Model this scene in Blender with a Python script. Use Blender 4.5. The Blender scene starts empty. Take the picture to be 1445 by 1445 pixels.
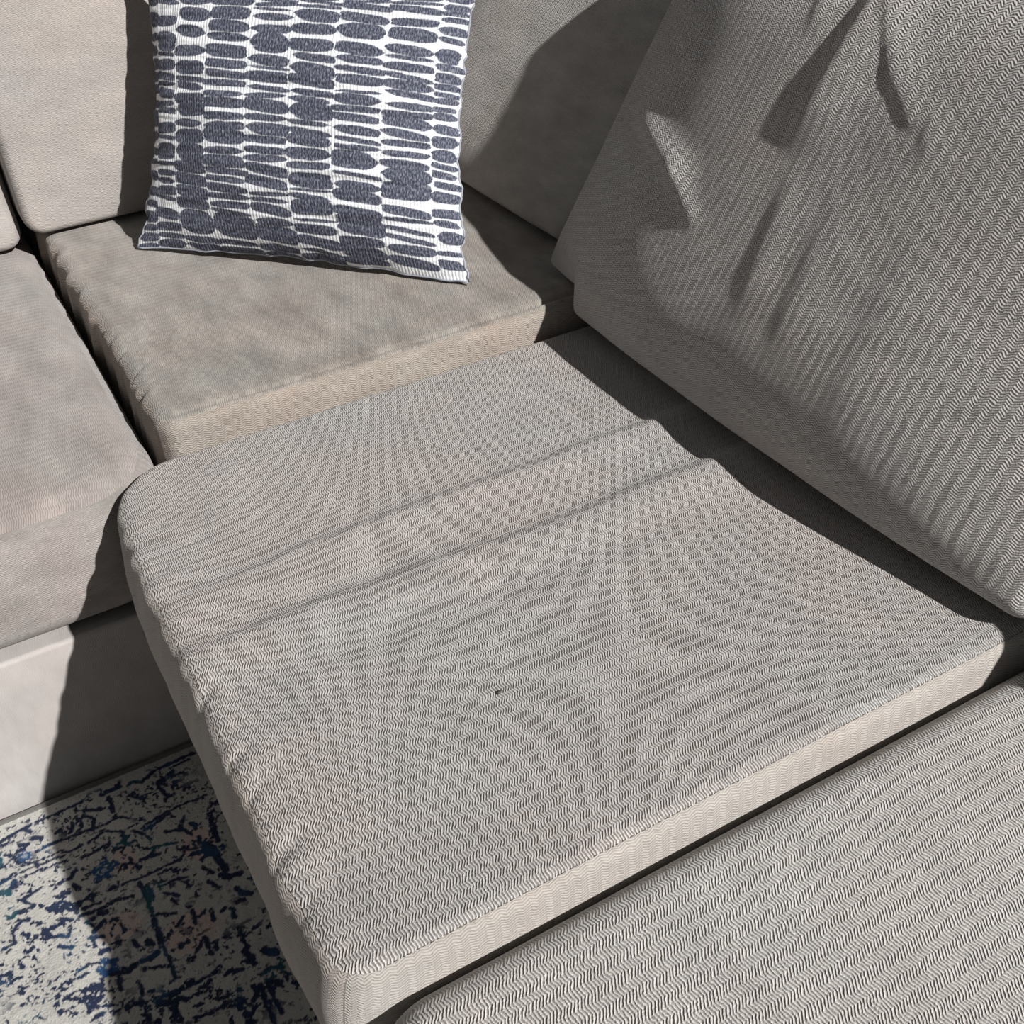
import bpy, math, random
import numpy as np
from mathutils import Matrix, Vector

# ------------------------------------------------------------------ camera, light, exposure
SC = bpy.context.scene
COL = SC.collection
cd = bpy.data.cameras.new('camera'); cam = bpy.data.objects.new('camera', cd); COL.objects.link(cam)
cd.sensor_fit = 'HORIZONTAL'; cd.sensor_width = 36.0; cd.lens = 39.67
cd.clip_start = 0.02; cd.clip_end = 50
_r = Vector((0.8688, -0.4929, -0.0469)).normalized()
_f = Vector((0.3701, 0.7094, -0.5998)).normalized()
_u = _r.cross(_f).normalized(); _r = _f.cross(_u).normalized()
M = Matrix.Identity(4)
for i in range(3):
    M[i][0] = _r[i]; M[i][1] = _u[i]; M[i][2] = -_f[i]
M[2][3] = 1.185
cam.matrix_world = M
SC.camera = cam

W = bpy.data.worlds.new('room_light'); SC.world = W; W.use_nodes = True
bg = W.node_tree.nodes['Background']
bg.inputs['Color'].default_value = (0.97, 0.98, 1.0, 1); bg.inputs['Strength'].default_value = 0.11

SUN_DIR = Vector((-0.455, 1.25, -1.0)).normalized()
sl = bpy.data.lights.new('sun', 'SUN'); sl.energy = 6.0; sl.angle = math.radians(0.8); sl.color = (1.0, 0.975, 0.95)
sun = bpy.data.objects.new('sun', sl); COL.objects.link(sun)
sun.rotation_euler = SUN_DIR.to_track_quat('-Z', 'Y').to_euler(); sun.location = (2, -4, 4)

SC.view_settings.view_transform = 'Standard'; SC.view_settings.look = 'None'
SC.view_settings.gamma = 1.0; SC.view_settings.use_curve_mapping = False
SC.view_settings.exposure = 0.0

# ------------------------------------------------------------------ helpers
rng = np.random.default_rng(7)

def vnoise(x, y, seed=0):
    """smooth value noise in -1..1"""
    xi = np.floor(x).astype(np.int64); yi = np.floor(y).astype(np.int64)
    fx = x - xi; fy = y - yi
    fx = fx * fx * (3 - 2 * fx); fy = fy * fy * (3 - 2 * fy)
    def h(a, b):
        n = (a * 374761393 + b * 668265263 + seed * 1442695041) & 0x7fffffff
        n = ((n ^ (n >> 13)) * 1274126177) & 0x7fffffff
        n = (n ^ (n >> 16)) & 0xffff
        return n / 32767.5 - 1.0
    return (h(xi, yi) * (1 - fx) + h(xi + 1, yi) * fx) * (1 - fy) + (h(xi, yi + 1) * (1 - fx) + h(xi + 1, yi + 1) * fx) * fy

def fbm(x, y, seed=0, n=3):
    s = 0; a = 1.0
    for k in range(n):
        s = s + a * vnoise(x * 2 ** k, y * 2 ** k, seed + k * 17); a *= 0.5
    return s / 1.75

def sstep(a, b, x):
    t = np.clip((x - a) / (b - a), 0, 1)
    return t * t * (3 - 2 * t)

def mesh_obj(name, V, F, mat, parent=None, uv=None, col=None, smooth=True):
    """V (n,3), F (m,4) or (m,3) int arrays -> one linked mesh object; uv, col are per vertex"""
    V = np.asarray(V, np.float32); F = np.asarray(F, np.int32)
    used = np.unique(F); remap = np.zeros(len(V), np.int32); remap[used] = np.arange(len(used))
    V = V[used]; F = remap[F]
    k = F.shape[1]
    me = bpy.data.meshes.new(name)
    me.vertices.add(len(V)); me.vertices.foreach_set('co', V.ravel())
    me.loops.add(F.size); me.loops.foreach_set('vertex_index', F.ravel())
    me.polygons.add(len(F))
    me.polygons.foreach_set('loop_start', np.arange(0, F.size, k, dtype=np.int32))
    me.polygons.foreach_set('loop_total', np.full(len(F), k, np.int32))
    me.update(calc_edges=True)
    me.polygons.foreach_set('use_smooth', np.full(len(F), smooth))
    if uv is not None:
        l = me.uv_layers.new(name='UVMap')
        l.data.foreach_set('uv', np.asarray(uv, np.float32)[used][F.ravel()].ravel())
    if col is not None:
        c = me.attributes.new('print', 'FLOAT_COLOR', 'POINT')
        c.data.foreach_set('color', np.asarray(col, np.float32)[used].ravel())
    me.materials.append(mat)
    o = bpy.data.objects.new(name, me); COL.objects.link(o)
    if parent is not None:
        o.parent = parent
    return o

def thing(name, label, cat, loc=(0, 0, 0), group=None):
    o = bpy.data.objects.new(name, None); COL.objects.link(o)
    o.location = loc; o.empty_display_size = 0.1
    o['label'] = label; o['category'] = cat
    if group: o['group'] = group
    return o

def grid_faces(nu, nv, off=0):
    i, j = np.meshgrid(np.arange(nu - 1), np.arange(nv - 1), indexing='ij')
    a = (i * nv + j).ravel() + off
    return np.stack([a, a + nv, a + nv + 1, a + 1], 1)

def tube(pts, r, n=6):
    """closed-ended tube along a polyline"""
    pts = np.asarray(pts, float); V = []; F = []
    for k, p in enumerate(pts):
        d = pts[min(k + 1, len(pts) - 1)] - pts[max(k - 1, 0)]; d /= np.linalg.norm(d) + 1e-12
        s = np.cross(d, (0.3, 0.2, 1.0)); s /= np.linalg.norm(s); t = np.cross(d, s)
        rr = r if np.isscalar(r) else r[k]
        for q in range(n):
            a = 2 * math.pi * q / n
            V.append(p + rr * (math.cos(a) * s + math.sin(a) * t))
    for k in range(len(pts) - 1):
        for q in range(n):
            F.append([k * n + q, k * n + (q + 1) % n, (k + 1) * n + (q + 1) % n, (k + 1) * n + q])
    c0 = len(V); V.append(pts[0]); V.append(pts[-1])
    e = (len(pts) - 1) * n
    for q in range(n):
        F.append([c0, (q + 1) % n, q, q]); F.append([c0 + 1, e + q, e + (q + 1) % n, e + (q + 1) % n])
    F = [f if len(set(f)) == 4 else f[:3] + [f[2]] for f in F]
    return V, F

def multi_tube(name, runs, r, mat, parent, n=5):
    V = []; F = []
    for pts in runs:
        v, f = tube(pts, r, n); o = len(V)
        V += list(v)
        for q in f:
            if q[2] == q[3]:
                F.append([q[0] + o, q[1] + o, q[2] + o]); 
            else:
                F.append([q[0] + o, q[1] + o, q[2] + o]); F.append([q[0] + o, q[2] + o, q[3] + o])
    return mesh_obj(name, np.array(V), np.array(F), mat, parent)

# ------------------------------------------------------------------ materials
def node(nt, t, **kw):
    n = nt.nodes.new(t)
    for k, v in kw.items(): setattr(n, k, v)
    return n

def mth(nt, op, a, b=None, c=None):
    n = nt.nodes.new('ShaderNodeMath'); n.operation = op
    for i, v in enumerate((a, b, c)):
        if v is None: continue
        if isinstance(v, (int, float)): n.inputs[i].default_value = v
        else: nt.links.new(v, n.inputs[i])
    return n.outputs[0]

def mixc(nt, f, a, b, mode='MIX'):
    n = nt.nodes.new('ShaderNodeMix'); n.data_type = 'RGBA'; n.blend_type = mode
    for s, v in ((n.inputs[0], f), (n.inputs[6], a), (n.inputs[7], b)):
        if isinstance(v, (int, float)): s.default_value = v
        elif isinstance(v, tuple): s.default_value = v + (1,)
        else: nt.links.new(v, s)
    return n.outputs[2]

def fabric(name, base, cool, warm, depth=0.55, pitch=0.0027, period=0.012, slant=0.30, shear=-0.20,
           groove_shade=0.72, fuzz=0.7, rough=0.9, sheen=0.25, nap=6.0, napamt=0.7, brush=0.12):
    """chenille zigzag weave: ribs run along V and swing left and right; soft nap in a warm and a cool tone"""
    m = bpy.data.materials.new(name); m.use_nodes = True; nt = m.node_tree
    b = nt.nodes['Principled BSDF']
    uv = node(nt, 'ShaderNodeUVMap', uv_map='UVMap').outputs[0]
    wob = node(nt, 'ShaderNodeTexNoise'); wob.inputs['Scale'].default_value = 45; wob.inputs['Detail'].default_value = 1
    nt.links.new(uv, wob.inputs['Vector'])
    sep = node(nt, 'ShaderNodeSeparateXYZ'); nt.links.new(uv, sep.inputs[0])
    w = mth(nt, 'MULTIPLY', mth(nt, 'SUBTRACT', wob.outputs[0], 0.5), 0.006)
    v = mth(nt, 'ADD', sep.outputs[1], w)
    pp = mth(nt, 'PINGPONG', v, period / 2)
    u = mth(nt, 'ADD', mth(nt, 'ADD', sep.outputs[0], mth(nt, 'MULTIPLY', pp, slant)), mth(nt, 'MULTIPLY', v, shear - 0.0))
    rg = node(nt, 'ShaderNodeTexNoise'); rg.inputs['Scale'].default_value = 210; rg.inputs['Detail'].default_value = 1; nt.links.new(uv, rg.inputs['Vector'])
    u = mth(nt, 'ADD', u, mth(nt, 'MULTIPLY', mth(nt, 'SUBTRACT', rg.outputs[0], 0.5), pitch * 0.7))
    u = mth(nt, 'ADD', u, mth(nt, 'MULTIPLY', w, 0.35))
    s = mth(nt, 'SINE', mth(nt, 'MULTIPLY', u, 2 * math.pi / pitch))
    h = mth(nt, 'MULTIPLY_ADD', s, mth(nt, 'MULTIPLY_ADD', rg.outputs[0], 0.6, 0.15), 0.5)
    fz = node(nt, 'ShaderNodeTexNoise'); fz.inputs['Scale'].default_value = 700; fz.inputs['Detail'].default_value = 2
    nt.links.new(uv, fz.inputs['Vector'])
    hh = mth(nt, 'ADD', mth(nt, 'POWER', h, 0.8), mth(nt, 'MULTIPLY', fz.outputs[0], fuzz))
    bp = node(nt, 'ShaderNodeBump'); bp.inputs['Strength'].default_value = 1.0; bp.inputs['Distance'].default_value = depth * 0.001
    nt.links.new(hh, bp.inputs['Height']); nt.links.new(bp.outputs[0], b.inputs['Normal'])
    # nap: broad patches brushed warm or cool
    n1 = node(nt, 'ShaderNodeTexNoise'); n1.inputs['Scale'].default_value = nap; n1.inputs['Detail'].default_value = 4
    n1.inputs['Distortion'].default_value = 0.4
    nt.links.new(uv, n1.inputs['Vector'])
    r1 = node(nt, 'ShaderNodeMapRange'); r1.inputs[1].default_value = 0.36; r1.inputs[2].default_value = 0.64
    nt.links.new(n1.outputs[0], r1.inputs[0])
    c = mixc(nt, r1.outputs[0], cool, warm)
    c = mixc(nt, napamt, base, c)
    n2 = node(nt, 'ShaderNodeTexNoise'); n2.inputs['Scale'].default_value = 22; n2.inputs['Detail'].default_value = 5
    n2.inputs['Roughness'].default_value = 0.65
    mp = node(nt, 'ShaderNodeMapping'); mp.inputs['Scale'].default_value = (1.0, 0.45, 1); mp.inputs['Rotation'].default_value = (0, 0, 0.5)
    nt.links.new(uv, mp.inputs[0]); nt.links.new(mp.outputs[0], n2.inputs['Vector'])
    f2 = mth(nt, 'MULTIPLY_ADD', mth(nt, 'SUBTRACT', n2.outputs[0], 0.5), brush * 4, 1.0)
    # colour darkens between the ribs, painting in the shade of the grooves
    g = mth(nt, 'MULTIPLY_ADD', h, 1 - groove_shade, groove_shade)
    f3 = mth(nt, 'MULTIPLY', f2, g)
    cmb = node(nt, 'ShaderNodeCombineXYZ')
    for i in range(3): nt.links.new(f3, cmb.inputs[i])
    c = mixc(nt, 1.0, c, cmb.outputs[0], 'MULTIPLY')
    nt.links.new(c, b.inputs['Base Color'])
    b.inputs['Roughness'].default_value = rough
    b.inputs['Specular IOR Level'].default_value = 0.12
    b.inputs['Sheen Weight'].default_value = sheen; b.inputs['Sheen Roughness'].default_value = 0.45
    return m

def plain(name, col, rough=0.8, bump=None):
    m = bpy.data.materials.new(name); m.use_nodes = True; nt = m.node_tree; b = nt.nodes['Principled BSDF']
    n = node(nt, 'ShaderNodeTexNoise'); n.inputs['Scale'].default_value = 60; n.inputs['Detail'].default_value = 3
    tc = node(nt, 'ShaderNodeTexCoord'); nt.links.new(tc.outputs['Object'], n.inputs['Vector'])
    c = mixc(nt, n.outputs[0], tuple(x * 0.8 for x in col), tuple(min(1, x * 1.2) for x in col))
    nt.links.new(c, b.inputs['Base Color']); b.inputs['Roughness'].default_value = rough
    return m

# ------------------------------------------------------------------ rounded upholstery blocks
def axis_params(h, r, step, nr=7):
    """positions along one axis: fine in the rounded rims, even in between"""
    inner = np.linspace(-(h - r), h - r, max(3, int((2 * h - 2 * r) / step) + 1))
    a = np.linspace(h - r, h, nr + 1)[1:]
    return np.concatenate([-a[::-1], inner, a])

def round_corner(V, cx, cy, x, y, sx, sy, R):
    """round the plan corner at (x, y); sx, sy point outwards"""
    V = V.copy(); dx = (V[:, 0] + cx - (x - sx * R)) * sx / R; dy = (V[:, 1] + cy - (y - sy * R)) * sy / R
    m = (dx > 0) & (dy > 0)
    mx = np.maximum(dx, dy); l = np.hypot(dx, dy); k = np.where(m, mx / np.maximum(l, 1e-9), 1.0)
    V[m, 0] = x - sx * R + sx * R * (dx * k)[m] - cx
    V[m, 1] = y - sy * R + sy * R * (dy * k)[m] - cy
    return V

def block(hx, hy, hz, rc, r, step, mats, parent, names=('top_panel', 'boxing', 'underside'), disp=None,
          band_uv='along', zstep=None, under=True, swap=False, corners=None):
    """upholstered block centred on the origin: top panel, boxing band all round, underside. Returns the objects.
    rc: rounding seen from above, r: rounding seen from the side. disp(V, part) -> V moves the finished points."""
    def rnd(P):
        inner = np.array([hx - rc, hy - rc, hz - r]); R = np.array([rc, rc, r])
        q = np.clip(P, -inner, inner); d = (P - q) / R
        m = np.maximum(np.abs(d[:, 0]), np.abs(d[:, 1]))
        n = np.hypot(m, d[:, 2])[:, None]
        V = q + R * d / np.maximum(n, 1e-9)
        # plan corners: left-near, right-near, right-far, left-far
        for (sx, sy), CR in zip(((-1, -1), (1, -1), (1, 1), (-1, 1)), corners or (max(rc, 0.02),) * 4):
            V = round_corner(V, 0, 0, sx * hx, sy * hy, sx, sy, CR)
        return V
    ax = axis_params(hx, rc, step); ay = axis_params(hy, rc, step)
    az = axis_params(hz, r, zstep or step * 2)
    out = []
    X, Y = np.meshgrid(ax, ay, indexing='ij')
    P = np.stack([X.ravel(), Y.ravel(), np.full(X.size, hz)], 1)
    V = rnd(P); uv = np.stack([V[:, 1], V[:, 0]], 1) if swap else np.stack([V[:, 0], V[:, 1]], 1)
    if disp: V = disp(V, 'top')
    out.append(mesh_obj(names[0], V, grid_faces(len(ax), len(ay)), mats[0], parent, uv=uv))
    # ring
    rx = np.concatenate([ax, np.full(len(ay) - 1, hx), ax[::-1][1:], np.full(len(ay) - 1, -hx)])
    ry = np.concatenate([np.full(len(ax), -hy), ay[1:], np.full(len(ax) - 1, hy), ay[::-1][1:]])
    s = np.concatenate([[0], np.cumsum(np.hypot(np.diff(rx), np.diff(ry)))])
    nr_, nz = len(rx), len(az)
    P = np.stack([np.repeat(rx, nz), np.repeat(ry, nz), np.tile(az, nr_)], 1)
    V = rnd(P); ss = np.repeat(s, nz)
    uv = np.stack([P[:, 2], ss], 1) if band_uv == 'along' else np.stack([ss, P[:, 2]], 1)
    if disp: V = disp(V, 'band')
    f = grid_faces(nr_ - 1, nz)
    a = np.arange(nz - 1); o = (nr_ - 2) * nz              # closing strip runs back to the first column
    f = np.concatenate([f, np.stack([o + a, a, a + 1, o + a + 1], 1)])
    out.append(mesh_obj(names[1], V, f, mats[1], parent, uv=uv))
    if under:
        bx = axis_params(hx, rc, step * 5, 4); by = axis_params(hy, rc, step * 5, 4)
        X, Y = np.meshgrid(bx, by, indexing='ij')
        P = np.stack([X.ravel(), Y.ravel(), np.full(X.size, -hz)], 1)
        V = rnd(P)
        if disp: V = disp(V, 'under')
        out.append(mesh_obj(names[2], V, grid_faces(len(bx), len(by))[:, ::-1], mats[2], parent, uv=P[:, :2]))
    return out

def seat_cushion(label, group, x0, x1, y0, y1, z0, z1, rc, r, step, mats, relief=None, puff=0.008, bulge=(0.006, 0.006, 0.006, 0.006), plan=None, corners=None):
    cx, cy, cz = (x0 + x1) / 2, (y0 + y1) / 2, (z0 + z1) / 2
    hx, hy, hz = (x1 - x0) / 2, (y1 - y0) / 2, (z1 - z0) / 2
    t = thing('seat_cushion', label, 'cushion', (cx, cy, z0), group)
    def disp(V, part):
        a = V[:, 0] / hx; b = V[:, 1] / hy; c = V[:, 2] / hz
        V = V.copy()
        k = 1 - np.clip(c, -1, 1) ** 2                  # sides swell; bulge = left, right, near, far
        V[:, 0] += k * np.where(a < 0, -bulge[0], bulge[1]) * np.abs(np.clip(a, -1, 1)) ** 12 * (1 - sstep(0.70, 0.97, b))
        V[:, 1] += k * np.where(b < 0, -bulge[2], bulge[3]) * np.abs(np.clip(b, -1, 1)) ** 12 * (1 - np.abs(a) ** 14)
        top = sstep(-0.2, 0.95, c)
        V[:, 2] += puff * top * (1 - np.abs(a) ** 4) * (1 - np.abs(b) ** 4)
        if plan is not None: V = plan(V, cx, cy)
        if relief is not None:
            wx, wy = V[:, 0] + cx, V[:, 1] + cy
            V[:, 2] += top * relief(wx, wy)
        V[:, 2] += hz
        return V
    block(hx, hy, hz, rc, r, step, mats, t, disp=disp, corners=corners)
    return t

def back_cushion(label, group, origin, face, lean, w, h, rim, puff, rc, r, step, mats, relief=None, ex=3.0, ey=4.0, name='back_cushion', turn=0):
    """leaning cushion; origin = middle of the lower front edge; face = direction it faces (deg, 0 = +x)"""
    L = math.radians(lean); A = math.radians(face)
    n0 = Vector((math.cos(A), math.sin(A), 0)); z = Vector((0, 0, 1))
    ny = z * math.cos(L) - n0 * math.sin(L); nz_ = n0 * math.cos(L) + z * math.sin(L); nx = ny.cross(nz_)
    R3 = np.array([nx, ny, n0])             # rows: local axes in the world; the underside stays level
    t = thing(name, label, 'cushion', origin, group)
    hx, hy, hz = w / 2, h / 2, rim / 2
    def disp(V, part):
        V = V.copy()
        a = np.clip(V[:, 0] / hx, -1, 1); b = np.clip(V[:, 1] / hy, -1, 1); c = V[:, 2] / hz
        prof = (1 - np.abs(a) ** ex) * (1 - np.abs(b) ** ey)
        V[:, 2] += puff * prof * sstep(0.0, 1.0, c) - 0.4 * puff * prof * sstep(0.0, 1.0, -c)
        V[:, 1] += 0.010 * np.abs(a) ** 8 * np.sign(b) * np.abs(b) ** 4 * 0 
        if relief is not None:
            V = relief(V, a, b, sstep(0.2, 1.0, c))
        V[:, 2] -= hz; V[:, 1] += hy
        return V @ R3
    objs = block(hx, hy, hz, rc, r, step, mats, t, names=('front_panel', 'boxing', 'back_panel'), disp=disp, swap=True, corners=(max(rc, 0.03),) * 4)
    return t, R3, disp

# ------------------------------------------------------------------ fabrics of the sofa
fab_main = fabric('zigzag_chenille', (0.57, 0.535, 0.505), (0.55, 0.54, 0.52), (0.60, 0.535, 0.505), depth=1.4, nap=4.0, groove_shade=0.36, slant=0.42, shear=-0.22)
fab_front = fabric('zigzag_chenille_ribbed', (0.68, 0.65, 0.615), (0.67, 0.65, 0.625), (0.70, 0.65, 0.61), depth=1.4, nap=4.0, groove_shade=0.42, pitch=0.0029, period=0.015, slant=0.42, shear=-0.22)
fab_big = fabric('zigzag_chenille_back', (0.66, 0.63, 0.60), (0.645, 0.63, 0.61), (0.68, 0.63, 0.595), depth=1.3, groove_shade=0.48, pitch=0.0029, period=0.0135, slant=0.55, shear=0.0)
fab_band = fabric('zigzag_chenille_band', (0.45, 0.415, 0.38), (0.44, 0.42, 0.39), (0.47, 0.415, 0.375), depth=0.6, groove_shade=0.66, pitch=0.003, period=0.013, slant=0.5, shear=0.0)
fab_strip = fabric('worn_chenille_band', (0.37, 0.32, 0.28), (0.36, 0.33, 0.29), (0.39, 0.32, 0.27), depth=0.8, groove_shade=0.66, pitch=0.003, period=0.013, slant=0.5, shear=0.0, brush=0.2)
fab_worn = fabric('worn_chenille', (0.29, 0.265, 0.235), (0.30, 0.285, 0.26), (0.29, 0.25, 0.22), depth=0.6, groove_shade=0.76, nap=9.0, brush=0.42)
fab_left = fabric('brushed_chenille', (0.325, 0.30, 0.28), (0.32, 0.305, 0.285), (0.36, 0.305, 0.285), depth=0.6, groove_shade=0.74, nap=5.0, brush=0.3)
fab_pale = fabric('pale_chenille', (0.365, 0.335, 0.315), (0.36, 0.34, 0.325), (0.375, 0.335, 0.305), depth=0.5, groove_shade=0.82, nap=5.0, brush=0.14, slant=0.5, shear=0.0)
fab_grey = fabric('grey_chenille', (0.48, 0.455, 0.425), (0.47, 0.455, 0.435), (0.49, 0.455, 0.415), depth=0.5, groove_shade=0.72, brush=0.25, period=0.014, slant=0.5, shear=0.0)
fab_base = fabric('smooth_chenille', (0.40, 0.375, 0.36), (0.39, 0.375, 0.365), (0.41, 0.375, 0.355), depth=0.12, groove_shade=0.95, brush=0.15)
m_thread = plain('stitch_thread', (0.10, 0.09, 0.08))
m_thread2 = plain('taupe_thread', (0.26, 0.24, 0.22))
m_lining = plain('black_lining', (0.03, 0.03, 0.03))

# ------------------------------------------------------------------ floor and rug
m_floor = bpy.data.materials.new('oak_floor'); m_floor.use_nodes = True
_nt = m_floor.node_tree; _b = _nt.nodes['Principled BSDF']
_w = node(_nt, 'ShaderNodeTexNoise'); _w.inputs['Scale'].default_value = 6; _w.inputs['Detail'].default_value = 6
_tc = node(_nt, 'ShaderNodeTexCoord'); _mp = node(_nt, 'ShaderNodeMapping'); _mp.inputs['Scale'].default_value = (1, 14, 1)
_nt.links.new(_tc.outputs['Object'], _mp.inputs[0]); _nt.links.new(_mp.outputs[0], _w.inputs['Vector'])
_nt.links.new(mixc(_nt, _w.outputs[0], (0.16, 0.10, 0.06), (0.28, 0.19, 0.12)), _b.inputs['Base Color']); _b.inputs['Roughness'].default_value = 0.5
o = mesh_obj('floor', [(-3, -3, 0), (3, -3, 0), (3, 3.2, 0), (-3, 3.2, 0), (-3, -3, -.05), (3, -3, -.05), (3, 3.2, -.05), (-3, 3.2, -.05)],
             [(0, 1, 2, 3), (7, 6, 5, 4), (0, 4, 5, 1), (1, 5, 6, 2), (2, 6, 7, 3), (3, 7, 4, 0)], m_floor, smooth=False)
o['kind'] = 'structure'

def rug_material():
    m = bpy.data.materials.new('rug_pile'); m.use_nodes = True; nt = m.node_tree; b = nt.nodes['Principled BSDF']
    at = node(nt, 'ShaderNodeAttribute', attribute_name='print')
    uv = node(nt, 'ShaderNodeUVMap', uv_map='UVMap').outputs[0]
    n = node(nt, 'ShaderNodeTexNoise'); n.inputs['Scale'].default_value = 420; n.inputs['Detail'].default_value = 3
    nt.links.new(uv, n.inputs['Vector'])
    f = mth(nt, 'MULTIPLY_ADD', n.outputs[0], 0.5, 0.75)
    cmb = node(nt, 'ShaderNodeCombineXYZ')
    for i in range(3): nt.links.new(f, cmb.inputs[i])
    nt.links.new(mixc(nt, 1.0, at.outputs['Color'], cmb.outputs[0], 'MULTIPLY'), b.inputs['Base Color'])
    bp = node(nt, 'ShaderNodeBump'); bp.inputs['Distance'].default_value = 0.0012
    nt.links.new(n.outputs[0], bp.inputs['Height']); nt.links.new(bp.outputs[0], b.inputs['Normal'])
    b.inputs['Roughness'].default_value = 0.95; b.inputs['Specular IOR Level'].default_value = 0.1
    b.inputs['Sheen Weight'].default_value = 0.15
    return m

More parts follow.
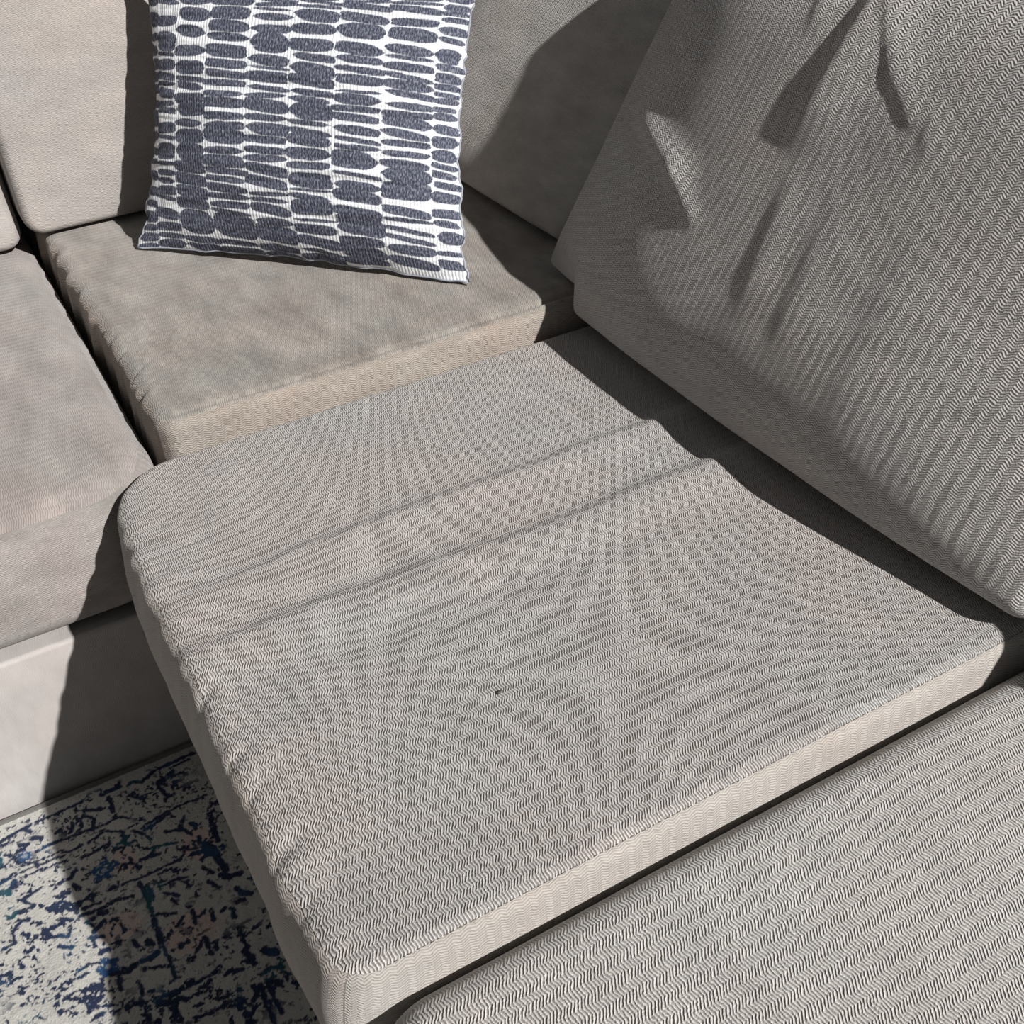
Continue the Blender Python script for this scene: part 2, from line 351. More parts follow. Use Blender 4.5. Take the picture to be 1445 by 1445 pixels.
# worn oriental pattern, in millimetres on the rug: half width of the line, then its points
RUG_STROKES = [(2,[[-170,1136],[-153,1139],[-134,1141]]),(2,[[-127,1142],[-95,1142],[-67,1144]]),(3.6,[[-42,1143],[-29,1143],[-19,1143]]),(2.5,[[-5,1143],[9,1135],[30,1145]]),(2.5,[[36,1146],[61,1147],[84,1148]]),(1.4,[[54,1138],[77,1140]]),(1.7,[[-126,1097],[-112,1095],[-93,1094],[-71,1092],[-53,1091]]),(1.7,[[-49,1091],[-30,1092],[-20,1084]]),(1.4,[[-22,1061],[-10,1049],[-4,1034]]),(1.4,[[-107,1074],[-94,1071],[-83,1074]]),(1.4,[[-76,1073],[-55,1079],[-45,1075],[-31,1065]]),(1.7,[[-89,1053],[-71,1054],[-53,1059]]),(1.1,[[-102,1095],[-79,1093],[-63,1095]]),(1.4,[[-3,1063],[14,1066],[30,1068],[54,1069],[71,1065]]),(1.4,[[-11,1060],[7,1062],[28,1063]]),(1.4,[[-161,1064],[-159,1064]]),(1.4,[[-158,1072],[-156,1072]]),(1.4,[[-156,1081],[-154,1081]]),(1.4,[[-155,1063],[-153,1064]]),(1.4,[[-152,1072],[-150,1072]]),(1.4,[[-150,1080],[-148,1081]]),(1.4,[[-149,1063],[-147,1063]]),(1.4,[[-146,1072],[-144,1072]]),(1.4,[[-144,1080],[-142,1080]]),(1.4,[[-143,1063],[-141,1063]]),(1.4,[[-140,1071],[-138,1071]]),(1.4,[[-138,1080],[-136,1080]]),(1.4,[[-137,1062],[-135,1062]]),(1.4,[[-134,1071],[-132,1071]]),(1.4,[[-132,1079],[-130,1079]]),(1.4,[[-131,1062],[-129,1062]]),(1.4,[[-128,1070],[-126,1070]]),(1.4,[[-125,1079],[-124,1079]]),(1.4,[[-125,1061],[-123,1062]]),(1.4,[[-122,1070],[-120,1070]]),(1.4,[[-119,1078],[-117,1079]]),(1.4,[[-119,1061],[-117,1061]]),(1.4,[[-116,1069],[-114,1070]]),(1.4,[[-113,1078],[-111,1078]]),(1.4,[[-113,1061],[-111,1061]]),(1.4,[[-110,1069],[-108,1069]]),(1.4,[[-107,1078],[-105,1078]]),(1.4,[[-53,988],[-31,984],[-7,985],[7,986],[20,986],[33,1000]]),(2.5,[[-34,976],[-31,955],[-31,941]]),(2,[[-27,965],[-26,945]]),(2,[[-33,935],[-34,912],[-35,877]]),(1.7,[[-184,1011],[-172,1014],[-153,1013],[-165,1029],[-156,1032],[-140,1036]]),(1.7,[[-197,973],[-184,972],[-183,989],[-171,1000],[-161,997]]),(3.6,[[-187,1055],[-177,1049],[-169,1062]]),(2.5,[[-185,1069],[-174,1072],[-164,1074]]),(2.5,[[-121,1030],[-107,1031],[-98,1040]]),(2,[[-125,1010],[-113,1010]]),(2.5,[[-106,1018],[-100,1009]]),(2,[[-104,978],[-90,977],[-83,975]]),(2,[[-109,970],[-92,967],[-77,966],[-67,970],[-47,963]]),(3,[[-87,961],[-80,959]]),(2.5,[[-130,978],[-118,970]]),(2.5,[[-146,960],[-126,950],[-122,961]]),(2,[[-140,970],[-132,971]]),(2.5,[[-139,941],[-126,932]]),(2.5,[[-103,957],[-94,959]]),(2,[[-98,940],[-87,947]]),(2.5,[[-77,943],[-70,942]]),(2,[[-104,932],[-91,927]]),(2.5,[[-70,988],[-61,988]]),(2,[[-36,1022],[-36,1013],[-28,1000]]),(2,[[-23,1012],[-2,1009]]),(1.4,[[-13,1024],[5,1019],[22,1013]]),(2,[[-86,1117],[-92,1101]]),(1.4,[[-73,1120],[-60,1107],[-65,1096]]),(2,[[-107,1111],[-102,1113]]),(2.5,[[-69,1128],[-46,1117]]),(2.5,[[-35,1124],[-36,1105]]),(2,[[30,1124],[27,1109],[35,1092]]),(2,[[43,1128],[52,1131]]),(2,[[-11,1121],[2,1107]]),(2,[[42,1049],[32,1034],[42,1016]]),(2.5,[[49,1031],[50,1022]]),(3,[[-152,1115],[-143,1112]]),(3.6,[[-136,1118],[-127,1112]]),(2,[[-171,1110],[-161,1102],[-160,1089],[-147,1083]]),(2.5,[[-142,1138],[-136,1129]]),(2,[[-136,1094],[-121,1095],[-109,1096]]),(2.5,[[-174,1133],[-166,1137]]),(2,[[-179,1095],[-178,1107]]),(2,[[-142,1080],[-138,1070]]),(3.6,[[73,1034],[69,1014],[69,990]]),(4.2,[[59,983],[61,959],[64,940]]),(3.6,[[56,937],[64,927],[77,927]]),(2.5,[[40,959],[47,945]]),(2.5,[[39,936],[47,921]]),(3,[[67,908],[69,898],[80,891]]),(2.5,[[60,889],[69,888]]),(2.5,[[52,884],[52,870]]),(2,[[51,855],[51,835],[53,823]]),(4.2,[[47,822],[51,808]]),(5.2,[[68,809],[77,801]]),(2.5,[[46,808],[52,801]]),(2.5,[[55,783],[67,786],[78,779]]),(3.6,[[62,770],[69,760]]),(2.5,[[36,758],[49,772]]),(2.5,[[49,768],[47,745],[48,720]]),(2.5,[[57,769],[57,746],[59,727]]),(3,[[28,744],[35,750]]),(3,[[22,748],[27,733]]),(2,[[-34,978],[-32,943]]),(2,[[-27,971],[-26,948]]),(2.5,[[-33,941],[-32,912]]),(1.7,[[-32,912],[-32,885],[-32,868],[-30,851]]),(2,[[-27,923],[-18,916],[-7,913]]),(4.2,[[-119,869],[-109,865]]),(3.6,[[-102,882],[-92,874],[-75,868],[-67,871]]),(2.5,[[-87,865],[-89,849]]),(3.6,[[-59,871],[-47,870],[-41,873]]),(2,[[-60,859],[-44,854],[-31,847]]),(2,[[-31,846],[-31,828]]),(2,[[-25,814],[-12,813],[4,812],[16,817]]),(2,[[17,804],[24,806],[39,799]]),(2,[[-51,816],[-38,814],[-24,812]]),(3,[[-56,813],[-45,804],[-32,802]]),(3.6,[[-45,796],[-42,778]]),(2,[[-26,771],[-10,769],[10,769],[24,769]]),(2,[[-9,803],[3,806]]),(2.5,[[2,780],[10,779]]),(2,[[-12,895],[-2,903]]),(2.5,[[11,905],[9,887]]),(2,[[15,893],[23,897]]),(2,[[31,895],[29,880]]),(2,[[41,886],[46,888]]),(2.5,[[-15,866],[-7,868]]),(2,[[-2,850],[9,858]]),(2.5,[[14,862],[13,838]]),(2,[[-13,843],[-4,844]]),(2.5,[[32,851],[38,847]]),(2,[[-103,956],[-98,948]]),(2,[[-99,937],[-89,944]]),(2.5,[[-76,944],[-70,940]]),(2,[[-69,932],[-66,922]]),(2.5,[[-78,910],[-76,908]]),(2,[[-103,933],[-101,922]]),(2,[[-99,908],[-89,907]]),(2.5,[[-61,903],[-58,894]]),(3,[[-47,894],[-44,886]]),(1.4,[[-125,896],[-114,900],[-102,895]]),(1.4,[[-129,888],[-117,889]]),(2,[[-70,848],[-70,829]]),(2,[[-61,830],[-58,828]]),(2,[[-79,825],[-74,819]]),(2,[[-104,824],[-97,824]]),(2.5,[[-72,806],[-72,795]]),(2.5,[[-121,848],[-125,846]]),(2.5,[[-122,830],[-114,830]]),(1.4,[[-15,959],[3,960],[19,955]]),(2,[[-6,934],[-3,925]]),(2,[[-11,947],[3,935]]),(2,[[15,950],[17,944]]),(2,[[8,913],[10,912]]),(2,[[-8,1054],[12,1058],[21,1063]]),(2,[[14,1038],[34,1028]]),(2,[[47,1033],[50,1023]]),(2,[[32,995],[50,989],[61,990]])]

def rug_print(x, y):
    """colour of the rug at (x, y) in metres"""
    X, Y = x * 1000, y * 1000
    wx = X + 2.6 * fbm(X / 5, Y / 5, 3, 4); wy = Y + 2.6 * fbm(X / 5, Y / 5, 9, 4)
    ink = np.zeros_like(X)
    for hw, pts in RUG_STROKES:
        P = np.array(pts, float)
        lo = P.min(0) - hw - 8; hi = P.max(0) + hw + 8
        idx = np.nonzero((X > lo[0]) & (X < hi[0]) & (Y > lo[1]) & (Y < hi[1]))[0]
        if len(idx) == 0: continue
        px, py = wx[idx], wy[idx]; dm = np.full(len(idx), 1e9)
        for k in range(max(1, len(P) - 1)):
            a = P[k]; c = P[min(k + 1, len(P) - 1)]; d = c - a; l2 = max((d ** 2).sum(), 1e-6)
            t = np.clip(((px - a[0]) * d[0] + (py - a[1]) * d[1]) / l2, 0, 1)
            dm = np.minimum(dm, np.hypot(px - a[0] - t * d[0], py - a[1] - t * d[1]))
        ink[idx] = np.maximum(ink[idx], sstep(hw + 1.5, hw - 0.1, dm))
    # small broken marks, in rows along the border, everywhere on the rug
    s = fbm(wx / 7, wy / 6, 21, 3) + 0.22 * np.sin(wy / 19.0) * np.sin(wx / 26.0)
    small = sstep(0.24, 0.34, s) * sstep(-0.45, 0.0, fbm(X / 60, Y / 60, 33, 2) + 0.15)
    s2 = fbm(wx / 3.6, wy / 4.2, 41, 2)
    small = np.maximum(small, sstep(0.26, 0.38, s2) * sstep(-0.25, 0.1, fbm(X / 38, Y / 30, 55, 2)))
    far = np.maximum(sstep(-210, -230, X), np.maximum(sstep(130, 150, X), sstep(640, 620, Y)))
    rows = sstep(0.75, 0.9, np.abs(np.sin(Y / 21.0 + 0.5 * fbm(X / 30, Y / 30, 71)))) * sstep(-0.1, 0.2, fbm(wx / 6, wy / 9, 72, 2))
    small = np.maximum(small, far * rows)
    ink = np.maximum(ink, small * sstep(1158, 1150, Y))
    ink *= sstep(-0.75, -0.45, fbm(wx / 3.2, wy / 3.2, 61, 2))      # worn through in spots
    base = np.stack([np.full_like(X, 0.405), np.full_like(X, 0.40), np.full_like(X, 0.375)], 1)
    base *= (1 + 0.10 * fbm(X / 40, Y / 40, 5, 3))[:, None]
    pink = np.zeros_like(X)
    for cx, cy, rx, ry in ((-42, 1022, 16, 24), (2, 880, 34, 30), (-70, 930, 26, 20), (45, 1000, 22, 30)):
        pink = np.maximum(pink, sstep(1.15, 0.7, np.hypot((wx - cx) / rx, (wy - cy) / ry)))
    base = base * (1 - pink[:, None]) + pink[:, None] * np.array([0.46, 0.38, 0.34])
    navy = np.array([0.012, 0.020, 0.050]); blue = np.array([0.016, 0.050, 0.11]); teal = np.array([0.015, 0.09, 0.11])
    k = 0.8 * sstep(0.15, 0.5, fbm(X / 25, Y / 25, 81, 2))[:, None]; k2 = 0.6 * sstep(0.4, 0.6, fbm(X / 30, Y / 30, 91, 2))[:, None]
    dye = navy * (1 - k) + blue * k; dye = dye * (1 - k2) + teal * k2
    c = base * (1 - ink[:, None]) + dye * ink[:, None]
    # blue flowers with a pale eye
    for cx, cy, R0 in ((-68, 1020, 19), (-95, 885, 15), (-150, 1095, 10)):
        dx, dy = X - cx, Y - cy; rr = np.hypot(dx, dy); th = np.arctan2(dy, dx)
        R1 = R0 * (0.82 + 0.14 * np.sin(5 * th + cx) + 0.12 * fbm(X / 5, Y / 5, 13))
        f = sstep(R1 + 1, R1 - 1, rr) * sstep(0.55, 0.3, np.abs(fbm(X / 5, Y / 5, 15)))
        eye = sstep(4.5, 2.5, rr)
        c = c * (1 - f[:, None]) + f[:, None] * np.array([0.016, 0.06, 0.15])
        c = c * (1 - eye[:, None]) + eye[:, None] * np.array([0.22, 0.26, 0.30])
    return np.concatenate([c, np.ones((len(c), 1))], 1)

rug = thing('rug', 'cream rug with a worn navy blue pattern, on the floor in front of the sofa', 'rug', (-0.35, 0.2, 0))
def lines(parts):
    return np.unique(np.round(np.concatenate([np.arange(a, b, s) for a, b, s in parts]), 6))
gx = lines([(-1.3, -0.24, 0.008), (-0.24, 0.16, 0.00125), (0.16, 0.62, 0.008)])
gy = lines([(-0.8, 0.52, 0.008), (0.52, 1.163, 0.00125)])
GX, GY = np.meshgrid(gx, gy, indexing='ij'); x_, y_ = GX.ravel(), GY.ravel()
z_ = 0.0125 + 0.0007 * fbm(x_ * 160, y_ * 160, 2, 2)
mesh_obj('pile', np.stack([x_ + 0.35, y_ - 0.2, z_], 1), grid_faces(len(gx), len(gy)), rug_material(), rug,
         uv=np.stack([x_, y_], 1), col=rug_print(x_, y_))
m_bind = fabric('rug_binding', (0.15, 0.147, 0.14), (0.14, 0.14, 0.135), (0.16, 0.15, 0.14), depth=0.3, pitch=0.004)
def slab(name, x0, x1, y0, y1, z0, z1, m, par, off=(0, 0, 0)):
    V = np.array([(x, y, z) for z in (z0, z1) for x, y in ((x0, y0), (x1, y0), (x1, y1), (x0, y1))], float) - np.array(off)
    F = [(4, 5, 6, 7), (3, 2, 1, 0), (0, 1, 5, 4), (1, 2, 6, 5), (2, 3, 7, 6), (3, 0, 4, 7)]
    return mesh_obj(name, V, F, m, par, uv=np.stack([V[:, 1] + V[:, 2], V[:, 0]], 1), smooth=False)
slab('backing', -1.3, 0.61, -0.8, 1.163, 0.001, 0.0105, m_bind, rug, (-0.35, 0.2, 0))
v, f = tube([(-1.3, 1.164, 0.0075), (-0.6, 1.165, 0.0075), (0.0, 1.1655, 0.0075), (0.61, 1.165, 0.0075)], 0.007, 10)
f = [q if q[2] != q[3] else (q[0], q[1], q[2], q[2]) for q in f if q[2] != q[3]]
mesh_obj('binding', np.array(v) - np.array([-0.35, 0.2, 0]), np.array(f), m_bind, rug)['label'] = 'dark grey bound edge of the rug along the sofa'

# ------------------------------------------------------------------ sofa frame
sofa = thing('sofa_frame', 'taupe upholstered frame of the corner sofa, standing on the floor beside the rug', 'sofa', (0.15, 1.2, 0))
def frame_block(name, x0, x1, y0, y1, z0, z1, m, rc=0.006, r=0.006, step=0.02):
    c = np.array([(x0 + x1) / 2, (y0 + y1) / 2, (z0 + z1) / 2]) - np.array([0.15, 1.2, 0])
    def disp(V, part):
        V = V + c
        if name == 'front_base':
            V[:, 1] += 0.0022 * fbm((V[:, 0]) * 9, V[:, 2] * 14, 4, 3) * (V[:, 1] < -0.01)
        return V
    objs = block((x1 - x0) / 2, (y1 - y0) / 2, (z1 - z0) / 2, rc, r, step, (m, m, m), None, disp=disp, band_uv='across')
    a = objs[1]
    # one part: joined panel
    bpy.context.view_layer.update()
    for ob in objs: ob.select_set(False)
    with bpy.context.temp_override(active_object=a, object=a, selected_objects=objs, selected_editable_objects=objs):
        bpy.ops.object.join()
    a.name = name; a.data.name = name; a.parent = sofa
    return a
frame_block('front_base', -0.9, 1.25, 1.176, 2.18, 0.002, 0.250, fab_base)
frame_block('side_base', 0.14, 1.25, -0.5, 1.170, 0.018, 0.255, fab_base)
frame_block('back_rest', -0.9, 1.56, 2.19, 2.42, 0.01, 0.78, fab_base, 0.05, 0.05)
frame_block('side_rest', 1.27, 1.50, -0.5, 2.18, 0.02, 0.78, fab_base, 0.05, 0.05)

# ------------------------------------------------------------------ seat cushions
def ridge(x, y, pts, A, near, far, fade=0.05):
    """fold that runs along the seat: gentle towards the front of the room, steep behind"""
    P = np.array(sorted(pts)); yc = np.interp(x, P[:, 0], P[:, 1])
    d = y - yc + 0.003 * vnoise(x * 40, y * 0, 5)
    e = sstep(P[0, 0] - fade, P[0, 0] + fade, x) * (1 - sstep(P[-1, 0] - fade, P[-1, 0] + fade, x))
    return A * e * np.exp(-(d / np.where(d < 0, near, far)) ** 2)

def main_relief(x, y):
    h = ridge(x, y, [(0.14, 0.931), (0.345, 0.937), (0.469, 0.935), (0.85, 0.938)], 0.0088, 0.036, 0.015, 0.14)
    h += ridge(x, y, [(0.09, 0.845), (0.237, 0.84), (0.332, 0.838), (0.46, 0.825), (0.82, 0.829)], 0.0102, 0.042, 0.016, 0.10)
    h += ridge(x, y, [(0.16, 0.758), (0.315, 0.742), (0.60, 0.742)], 0.0030, 0.03, 0.016, 0.08)
    h += ridge(x, y, [(0.06, 0.717), (0.165, 0.716), (0.33, 0.713)], 0.0018, 0.03, 0.010, 0.05)
    h += ridge(x, y, [(0.16, 1.131), (0.325, 1.117), (0.55, 1.05)], 0.0015, 0.05, 0.03, 0.08)
    h += ridge(x, y, [(0.10, 0.885), (0.3, 0.89), (0.7, 0.885)], 0.0012, 0.03, 0.012, 0.1)
    h += 0.0022 * fbm(x * 3.0, y * 9.0, 11, 3)
    e = np.exp(-((x - 0.095) / 0.022) ** 2)          # gathers along the front seam
    h += 0.0017 * e * vnoise(x * 10, y * 42, 8) + 0.0006 * e * vnoise(x * 25, y * 85, 18)
    for gy, a in ((0.79, 0.004), (0.70, 0.003), (0.655, 0.003), (0.585, 0.003), (0.53, 0.002)):
        h -= a * np.exp(-((y - gy - (x - 0.07) * 0.5) / 0.008) ** 2) * np.exp(-((x - 0.082) / 0.02) ** 2)
    return h

def plan_main(V, cx, cy):
    V = V.copy(); x = V[:, 0] + cx; y = V[:, 1] + cy
    k = np.exp(-((x - 0.055) / 0.10) ** 2)
    V[:, 0] += k * (0.012 * sstep(0.95, 1.215, y) ** 1.5 + 0.003 * vnoise(y * 14, y * 0, 6) - 0.002)
    V[:, 0] += k * 0.0030 * vnoise(y * 46, V[:, 2] * 6, 26) * sstep(-0.06, 0.03, V[:, 2])
    return V

seat_group = 'loose seat cushions of the corner sofa'
main = seat_cushion('wide zigzag ribbed taupe seat cushion in the middle, crossed by two long folds', seat_group,
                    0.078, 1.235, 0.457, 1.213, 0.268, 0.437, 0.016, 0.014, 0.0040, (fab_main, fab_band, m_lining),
                    main_relief, 0.003, (0.013, 0, 0.004, 0), plan_main, (0.035, 0.03, 0.03, 0.085))

def corner_relief(x, y):
    h = 0.0016 * fbm(x * 5, y * 8, 31, 3)
    for pts, a, wd in (([(0.165, 1.485), (0.226, 1.524), (0.36, 1.511)], 0.0022, 0.004), ([(0.17, 1.436), (0.22, 1.451), (0.285, 1.439), (0.36, 1.446)], 0.0022, 0.004),
                       ([(0.165, 1.356), (0.197, 1.389), (0.225, 1.40), (0.31, 1.414)], 0.0024, 0.004), ([(0.165, 1.309), (0.195, 1.337), (0.25, 1.351)], 0.0022, 0.004)):
        P = np.array(pts); yc = np.interp(x, P[:, 0], P[:, 1])
        e = 1 - sstep(P[-1, 0] - 0.08, P[-1, 0], x)
        h -= a * e * np.exp(-((y - yc) / wd) ** 2)
        h += 0.8 * a * e * np.exp(-((y - yc + 0.016) / 0.012) ** 2)
    h += ridge(x, y, [(0.38, 1.444), (0.498, 1.451), (0.62, 1.447)], 0.0014, 0.02, 0.006, 0.05)
    h += ridge(x, y, [(0.52, 1.30), (0.644, 1.266), (0.80, 1.274)], 0.0022, 0.02, 0.008, 0.05)
    h -= 0.0050 * np.exp(-((y - 1.238 - 0.002 * vnoise(x * 18, x * 0, 77)) / 0.0036) ** 2) * (x > 0.19)     # the seam sits in a crease behind the front edge
    h += 0.0016 * np.exp(-((y - 1.228) / 0.006) ** 2) * (x > 0.18)
    return h

def plan_corner(V, cx, cy):
    V = V.copy(); x = V[:, 0] + cx; y = V[:, 1] + cy
    k = np.exp(-((x - 0.17) / 0.035) ** 2)
    V[:, 0] += k * (0.006 * vnoise(y * 34, V[:, 2] * 4, 14) + 0.003 * vnoise(y * 70, V[:, 2] * 6, 15))
    return V

corner = seat_cushion('brownish worn seat cushion in the sofa corner, raised above its neighbours, under the patterned pillow', seat_group,
                      0.166, 1.235, 1.2215, 2.15, 0.275, 0.475, 0.020, 0.016, 0.0045, (fab_worn, fab_strip, m_lining), corner_relief, 0.001, (0.003, 0, 0.003, 0), plan_corner, (0.022, 0.02, 0.02, 0.03))

def left_relief(x, y):
    return 0.0025 * fbm(x * 5, y * 6, 51, 3) - 0.012 * sstep(1.33, 1.17, y) ** 2

left = seat_cushion('smooth taupe seat cushion at the left, its front edge above the rug', seat_group,
                    -0.75, 0.151, 1.174, 2.15, 0.253, 0.446, 0.045, 0.045, 0.0055, (fab_left, fab_left, m_lining), left_relief, 0.004, (0, 0.003, 0.006, 0), None, (0.05, 0.09, 0.05, 0.05))

front = seat_cushion('pale ribbed seat cushion nearest the camera, across the gap below the folded one', seat_group,
                     0.068, 1.235, -0.42, 0.450, 0.262, 0.416, 0.040, 0.036, 0.0045, (fab_front, fab_front, m_lining),
                     lambda x, y: 0.002 * fbm(x * 4, y * 7, 61, 3), 0.006, (0.008, 0, 0.004, 0.001), None, (0.05, 0.05, 0.05, 0.07))

# stitched seam rows
def stitches(par, pts_fn, n, gap, r=0.0007, m=None):
    runs = []; s = np.linspace(0, 1, n)
    for a in s[:-1]:
        b = a + (s[1] - s[0]) * (1 - gap)
        runs.append([pts_fn(a), pts_fn((a + b) / 2), pts_fn(b)])
    o = multi_tube('seam', runs, r, m or m_thread, par, 4); o['kind'] = 'stuff'
    return o

def seam_on(t, part, axis, side, span, n, lift=0.0003, gap=0.45, r=0.0007, m=None):
    """stitches along the boundary row of a top panel"""
    me = [c for c in t.children if c.name.startswith(part)][0].data
    co = np.empty(len(me.vertices) * 3, np.float32); me.vertices.foreach_get('co', co); co = co.reshape(-1, 3)
    other = 1 - axis
    nrows = np.unique(np.round(co[:, axis], 4))
    v = co[:, other]
    best = {}
    order = np.argsort(co[:, other] * side)            # most extreme last
    bins = np.round(co[:, axis] / 0.006).astype(int)
    for i in order: best[bins[i]] = i
    idx = np.array(sorted(best.values(), key=lambda i: co[i, axis]))
    P = co[idx]; P = P[(P[:, axis] > span[0]) & (P[:, axis] < span[1])]
    s = np.linspace(0, 1, len(P))
    def fn(a):
        q = np.array([np.interp(a, s, P[:, k]) for k in range(3)]); q[2] += lift; return q
    return stitches(t, fn, n, gap, r, m)

seam_on(main, 'top_panel', 0, -1, (-0.54, 0.55), 190, gap=0.5, r=0.0004)
seam_on(main, 'top_panel', 1, -1, (-0.34, 0.28), 70, gap=0.35, r=0.0004, m=m_thread2)

# ------------------------------------------------------------------ back cushions
back_group = 'loose back cushions of the corner sofa'
# large one on the right; local x runs towards the camera, local y up the cushion
def big_relief(V, a, b, f):
    u = -(V[:, 0]) + 0.886; v = V[:, 1] + 0.31         # u = world y, v = height on the face
    dz = 0.003 * fbm(u * 4, v * 5, 101, 3)
    def crease(p, q, A, w1, w2, soft=0.03):
        p = np.array(p); q = np.array(q); d = q - p; L = np.linalg.norm(d); d /= L; n = np.array([-d[1], d[0]])
        s = (u - p[0]) * d[0] + (v - p[1]) * d[1]; t = (u - p[0]) * n[0] + (v - p[1]) * n[1]
        e = sstep(-soft, soft, s) * (1 - sstep(L - soft, L + soft, s))
        return A * e * np.exp(-(t / np.where(t < 0, w1, w2)) ** 2)
    dz += crease((0.930, 0.60), (0.934, 0.375), 0.0085, 0.050, 0.012, 0.04)
    dz += crease((1.02, 0.60), (0.995, 0.48), 0.0030, 0.02, 0.010, 0.02)
    dz += crease((0.925, 0.54), (0.851, 0.452), 0.0030, 0.022, 0.006, 0.02)
    dz += crease((0.856, 0.457), (0.795, 0.415), 0.0026, 0.022, 0.006, 0.02)
    dz += crease((0.785, 0.435), (0.765, 0.39), 0.0016, 0.02, 0.007, 0.02)
    dz += crease((1.23, 0.31), (1.07, 0.27), 0.0065, 0.020, 0.018, 0.03)
    dz += crease((1.11, 0.28), (1.02, 0.235), 0.0030, 0.012, 0.010, 0.02)
    dz += crease((0.905, 0.32), (0.885, 0.19), 0.0030, 0.04, 0.014, 0.04)
    dz += crease((0.83, 0.30), (0.815, 0.17), 0.0022, 0.04, 0.014, 0.04)
    dz += crease((0.72, 0.30), (0.70, 0.13), 0.0018, 0.05, 0.02, 0.05)
    V = V.copy(); V[:, 2] += dz * f
    # the far lower corner is pushed up by the higher cushion it rests on
    V[:, 1] += 0.034 * sstep(1.195, 1.222, u) * (1 - sstep(-0.31, -0.20, V[:, 1]))
    return V
big, bigR, bigdisp = back_cushion('large deeply folded zigzag ribbed back cushion at the right, above the wide seat cushion', back_group,
                   (0.742, 0.886, 0.450), 180, 33, 0.892, 0.62, 0.15, 0.078, 0.030, 0.045, 0.0045, (fab_big, fab_big, fab_big), big_relief, 3.0, 5.0)
grey, _, _ = back_cushion('grey back cushion in the sofa corner, half shaded, behind the patterned pillow', back_group,
                   (0.805, 1.678, 0.480), 180, 42, 0.66, 0.58, 0.13, 0.045, 0.04, 0.05, 0.006, (fab_grey, fab_grey, fab_grey),
                   lambda V, a, b, f: V + np.stack([0 * a, 0 * a, 0.003 * f * fbm(V[:, 0] * 5, V[:, 1] * 9, 111, 3)], 1), 3.0, 3.5)
pale, _, _ = back_cushion('pale beige back cushion at the upper left, left of the patterned pillow', back_group,
                   (0.462, 1.893, 0.481), 270, 14, 0.64, 0.58, 0.13, 0.035, 0.014, 0.022, 0.006, (fab_pale, fab_pale, fab_pale),
                   lambda V, a, b, f: V + np.stack([0 * a, 0 * a, 0.003 * f * fbm(V[:, 0] * 5, V[:, 1] * 6, 121, 2)], 1), 3.0, 4.0)
edge, _, _ = back_cushion('sliver of a beige back cushion at the far left edge, on the left seat cushion', back_group,
                   (-0.232, 1.925, 0.453), 270, 22, 0.74, 0.58, 0.13, 0.03, 0.02, 0.03, 0.008, (fab_pale, fab_pale, fab_pale), None, 4.0, 4.0)
near, _, _ = back_cushion('ribbed back cushion beyond the right edge, above the nearest seat cushion', back_group,
                   (0.765, 0.018, 0.424), 180, 33, 0.80, 0.60, 0.13, 0.07, 0.05, 0.05, 0.012, (fab_big, fab_big, fab_big), None, 2.6, 4.0)

# ------------------------------------------------------------------ patterned pillow
# dark brush marks, column by column: top and bottom of each mark (0 = top of the visible print, 1100 = lower edge)
PX = [60, 150, 282, 432, 607, 770, 938, 1112, 1292, 1392]
MARKS = [
 [20,80,110,140,160,200,215,260,270,310,320,360,390,420,430,500,520,560,590,620,640,660,690,730,760,800,820,850,870,920,930,960,970,1010,1020,1050],
 [40,85,110,190,195,210,225,270,280,310,318,335,345,385,400,420,425,450,490,535,545,560,575,645,655,670,690,715,725,750,760,800,805,820,860,910,925,965,975,1000,1005,1050],
 [5,65,85,135,170,215,235,290,300,320,325,355,370,412,408,465,480,510,520,580,578,662,658,705,710,760,765,815,813,865,870,980,995,1025,1030,1060],
 [0,55,60,110,115,150,165,220,230,265,275,305,315,340,360,385,390,430,450,480,490,522,518,580,595,625,630,680,685,710,720,745,755,790,795,820,830,860,870,885,885,1000,1015,1040,1050,1085],
 [0,12,25,55,75,112,110,195,205,250,255,265,275,320,335,355,365,385,390,445,455,480,490,540,545,575,590,620,625,655,665,710,720,765,785,800,810,830,840,885,900,937,935,1020,1035,1070,1075,1105],
 [0,55,65,110,130,185,195,225,235,292,288,330,345,370,375,402,400,470,475,495,510,535,533,580,590,640,650,680,695,760,765,775,790,815,812,880,900,910,925,970,985,1035,1050,1070,1075,1110],
 [10,50,55,120,140,190,195,225,240,265,275,315,340,350,355,400,405,430,440,470,490,525,540,560,570,590,595,670,690,705,725,767,763,815,840,885,880,965,975,1020,1018,1082,1080,1110],
 [20,50,60,115,135,175,180,195,210,245,260,280,285,325,330,355,380,405,415,442,440,485,495,530,540,565,585,610,625,662,660,722,718,795,830,870,880,895,925,945,965,985,1000,1045,1060,1105],
 [0,20,40,75,85,110,135,195,200,230,240,280,285,310,320,340,345,370,385,405,410,440,460,500,510,560,570,620,630,655,665,695,710,740,755,800,830,870,880,910,930,985,1020,1040,1060,1105]]
for ci, col in enumerate(MARKS):                       # the print runs square to the cloth
    k = 1105.0 / (1040 + ((PX[ci] + PX[ci + 1]) / 2 - 60) * 0.09)
    MARKS[ci] = [v * k for v in col]
# further rows above, out of the photograph: same hand
for col in MARKS:
    y = -8
    while y > -480:
        hgt = float(rng.choice([12, 18, 26, 34, 50])); col += [y - hgt, y]; y -= hgt + float(rng.choice([2, 5, 9]))

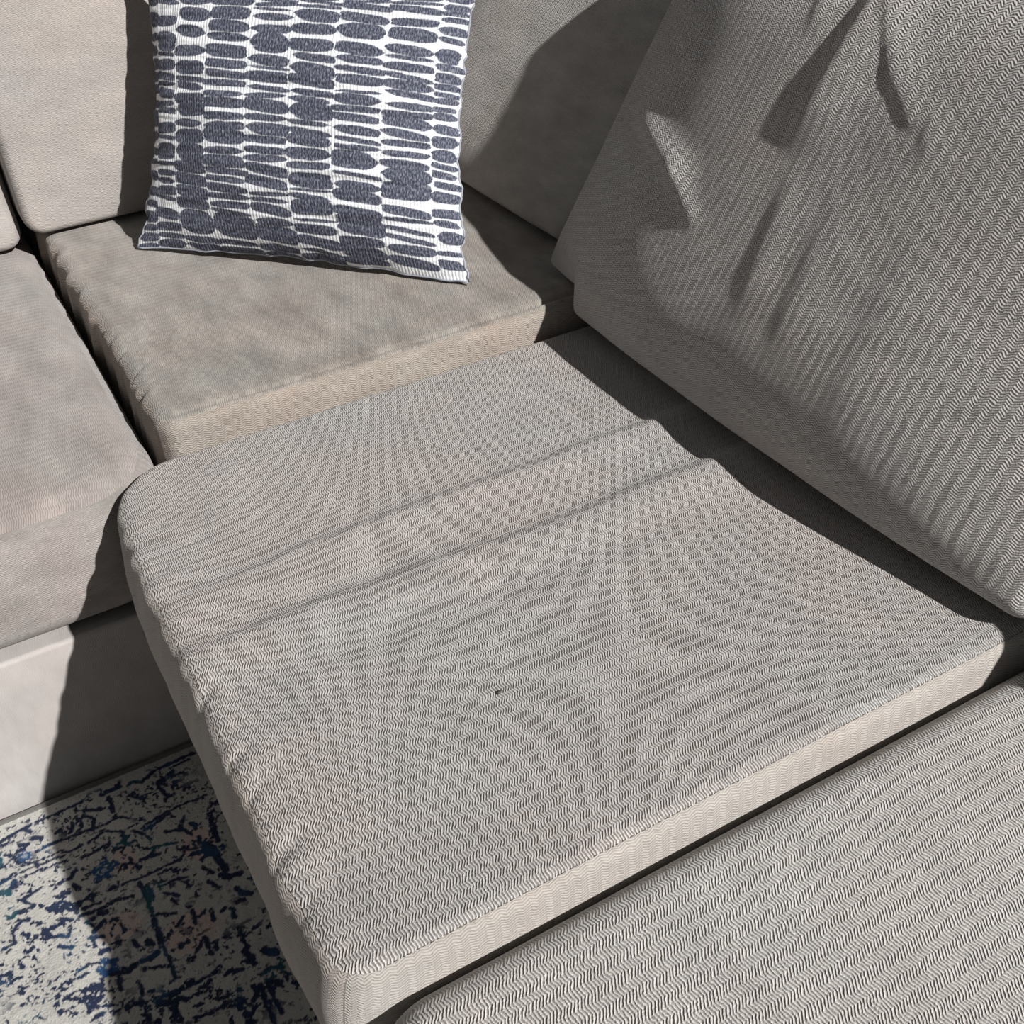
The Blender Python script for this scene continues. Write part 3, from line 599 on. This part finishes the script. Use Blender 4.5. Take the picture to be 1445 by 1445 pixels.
def pillow_ink(X, Y):
    """0..1 dark print at print coordinates X 60..1392, Y -480..1105"""
    r = np.random.default_rng(12); ink = np.zeros_like(X)
    Xw = X + 7 * vnoise(X / 60, Y / 50, 7) + 4 * vnoise(X / 14, Y / 9, 17); Yw = Y + 3.0 * fbm(X / 45, Y / 16, 8, 2) + 1.6 * fbm(X / 11, Y / 7, 9, 2)
    for ci, col in enumerate(MARKS):
        xa, xb = PX[ci], PX[ci + 1]; w = (xb - xa) / 2
        sel = np.nonzero((Xw > xa - 8) & (Xw < xb + 8))[0]
        for k in range(0, len(col), 2):
            y0, y1 = col[k], col[k + 1]; hh = (y1 - y0) / 2; cy = (y0 + y1) / 2
            pl, pr_ = r.choice([0.14, 0.22, 0.45, 1.0], 2); sl_ = r.uniform(-0.04, 0.14); dx = r.uniform(-5, 5); ex = r.uniform(0, 5)
            s = sel[np.abs(Yw[sel] - cy) < hh + 24]
            c = (Xw[s] - (xa + xb) / 2 - dx) / (w - 2 + ex)
            if ci == 0: c = c * 0.9 - 0.1
            prof = np.where(c < 0, np.clip(1 - np.abs(c) ** 3.4, 0, 1) ** pl, np.clip(1 - np.abs(c) ** 3.4, 0, 1) ** pr_)
            edge = (hh + 2.6) * prof - np.abs(Yw[s] - cy - sl_ * c * w)
            ink[s] = np.maximum(ink[s], sstep(-1.6, 2.2, edge) * (np.abs(c) < 1))
    return ink

def pillow_material():
    m = bpy.data.materials.new('printed_crinkle_cotton'); m.use_nodes = True; nt = m.node_tree; b = nt.nodes['Principled BSDF']
    at = node(nt, 'ShaderNodeAttribute', attribute_name='print')
    uv = node(nt, 'ShaderNodeUVMap', uv_map='UVMap').outputs[0]
    mp = node(nt, 'ShaderNodeMapping'); mp.inputs['Scale'].default_value = (560, 210, 1); nt.links.new(uv, mp.inputs[0])
    n = node(nt, 'ShaderNodeTexNoise'); n.inputs['Scale'].default_value = 1; n.inputs['Detail'].default_value = 3; nt.links.new(mp.outputs[0], n.inputs['Vector'])
    r1 = node(nt, 'ShaderNodeMapRange'); r1.inputs[1].default_value = 0.45; r1.inputs[2].default_value = 0.78; nt.links.new(n.outputs[0], r1.inputs[0])
    dark = mixc(nt, r1.outputs[0], (0.048, 0.055, 0.085), (0.30, 0.31, 0.36))
    c = mixc(nt, at.outputs['Fac'], (0.78, 0.80, 0.83), dark)
    nt.links.new(c, b.inputs['Base Color']); b.inputs['Roughness'].default_value = 0.85; b.inputs['Specular IOR Level'].default_value = 0.2
    # fine crinkle ribs up the cloth
    sp = node(nt, 'ShaderNodeSeparateXYZ'); nt.links.new(uv, sp.inputs[0])
    s = mth(nt, 'SINE', mth(nt, 'MULTIPLY', sp.outputs[0], 2 * math.pi / 0.0052))
    h = mth(nt, 'ADD', mth(nt, 'MULTIPLY', s, 0.35), n.outputs[0])
    bp = node(nt, 'ShaderNodeBump'); bp.inputs['Distance'].default_value = 0.0006; nt.links.new(h, bp.inputs['Height']); nt.links.new(bp.outputs[0], b.inputs['Normal'])
    return m
m_pillow = pillow_material()

PW, PH, PT = 0.556, 0.43, 0.022
t = thing('throw_pillow', 'square throw pillow with navy brush marks on white, leaning in the sofa corner', 'pillow', (0.467, 1.55, 0.479))
L = math.radians(25); n0 = Vector((-0.747, -0.664, 0)).normalized()
ny = Vector((0, 0, 1)) * math.cos(L) - n0 * math.sin(L); nz_ = n0 * math.cos(L) + Vector((0, 0, 1)) * math.sin(L); nx = ny.cross(nz_)
PR = np.array([nx, ny, nz_])
hx, hy = PW / 2, PH / 2
VIS = 0.352                                            # height of the print traced above, from the lower edge
def pillow_shape(X, Y, side):
    a, b = X / hx, Y / hy
    prof = np.clip(1 - np.abs(a) ** 2.4, 0, 1) ** 0.75 * np.clip(1 - np.abs(b) ** 2.4, 0, 1) ** 0.75
    pinch = 1 - np.where(a < 0, 0.125, 0.085) * (1 - b ** 2) * np.abs(a) ** 3
    pinchy = 1 - 0.05 * (1 - a ** 2) * np.abs(b) ** 3
    wav = (0.0030 * vnoise(Y * 60, Y * 0 + 3, 5) + 0.0025 * vnoise(Y * 120, Y * 0 + 3, 25)) * np.abs(a) ** 10
    x = X * pinch * (1 - 0.008 * (b + 1)) + wav * np.sign(a) - 0.007 * (b + 1); y = Y * pinchy + 0.003 * vnoise(X * 45, X * 0 + 7, 6) * np.abs(b) ** 10
    z = side * (0.068 if side > 0 else 0.04) * prof
    if side > 0:
        e = np.clip(1 - np.maximum(np.abs(a), np.abs(b)) ** 12, 0, 1)
        z = z + e * (0.0026 * fbm(X * 12, Y * 90, 131, 3) + 0.004 * fbm(X * 9, Y * 6, 132, 2)
             + 0.004 * np.clip(np.abs(a) - 0.6, 0, 1) * vnoise(Y * 70, X * 5, 133))
    P = np.stack([x, y + hy, z], 1)
    return P @ PR
ux = np.linspace(-hx, hx, 440); uy = np.linspace(-hy, hy, 400)
GX, GY = np.meshgrid(ux, uy, indexing='ij'); x_, y_ = GX.ravel(), GY.ravel()
prX = 60 + (x_ / hx + 1) / 2 * 1332; prY = 1105 - (y_ + hy) / VIS * 1105
ink = pillow_ink(prX, prY)
colr = np.stack([ink, ink, ink, np.ones_like(ink)], 1)
mesh_obj('front_cover', pillow_shape(x_, y_, 1), grid_faces(440, 400), m_pillow, t, uv=np.stack([x_, y_], 1), col=colr)
bx = np.linspace(-hx, hx, 90); by = np.linspace(-hy, hy, 80)
GX, GY = np.meshgrid(bx, by, indexing='ij'); x_, y_ = GX.ravel(), GY.ravel()
ink = pillow_ink(1452 - (60 + (x_ / hx + 1) / 2 * 1332), 1105 - (y_ + hy) / VIS * 1105)
mesh_obj('back_cover', pillow_shape(x_, y_, -1), grid_faces(90, 80)[:, ::-1], m_pillow, t, uv=np.stack([x_, y_], 1), col=np.stack([ink, ink, ink, np.ones_like(ink)], 1))
per = np.concatenate([np.stack([np.linspace(-hx, hx, 60), np.full(60, -hy)], 1), np.stack([np.full(60, hx), np.linspace(-hy, hy, 60)], 1)[1:],
                      np.stack([np.linspace(hx, -hx, 60), np.full(60, hy)], 1)[1:], np.stack([np.full(60, -hx), np.linspace(hy, -hy, 60)], 1)[1:]])
mp_seam = plain('pillow_seam', (0.30, 0.32, 0.37))
multi_tube('seam', [pillow_shape(per[:, 0], per[:, 1], -1)], 0.0016, mp_seam, t, 6)

# ------------------------------------------------------------------ crumbs on the seat
def crumb(label, x, y, z, s, seed):
    r = np.random.default_rng(seed)
    V = []; F = []
    for i in range(5):
        for j in range(8):
            th = math.pi * i / 4; ph = 2 * math.pi * j / 8
            k = 1 + 0.3 * r.uniform(-1, 1)
            V.append((1.8 * s * k * math.sin(th) * math.cos(ph), s * k * math.sin(th) * math.sin(ph), s * 0.7 * (1 + k * math.cos(th)) - 0.0))
    for i in range(4):
        for j in range(8): F.append((i * 8 + j, (i + 1) * 8 + j, (i + 1) * 8 + (j + 1) % 8, i * 8 + (j + 1) % 8))
    o = mesh_obj('crumb', V, F, m_thread); o.location = (x, y, z)
    o['label'] = label; o['category'] = 'crumb'; o['group'] = 'crumbs on the wide seat cushion'
crumb('dark crumb in the middle of the wide folded seat cushion', 0.316, 0.650, 0.4390, 0.0020, 3)
crumb('smaller dark crumb near the far left corner of the wide folded seat cushion', 0.199, 1.126, 0.4365, 0.0008, 4)
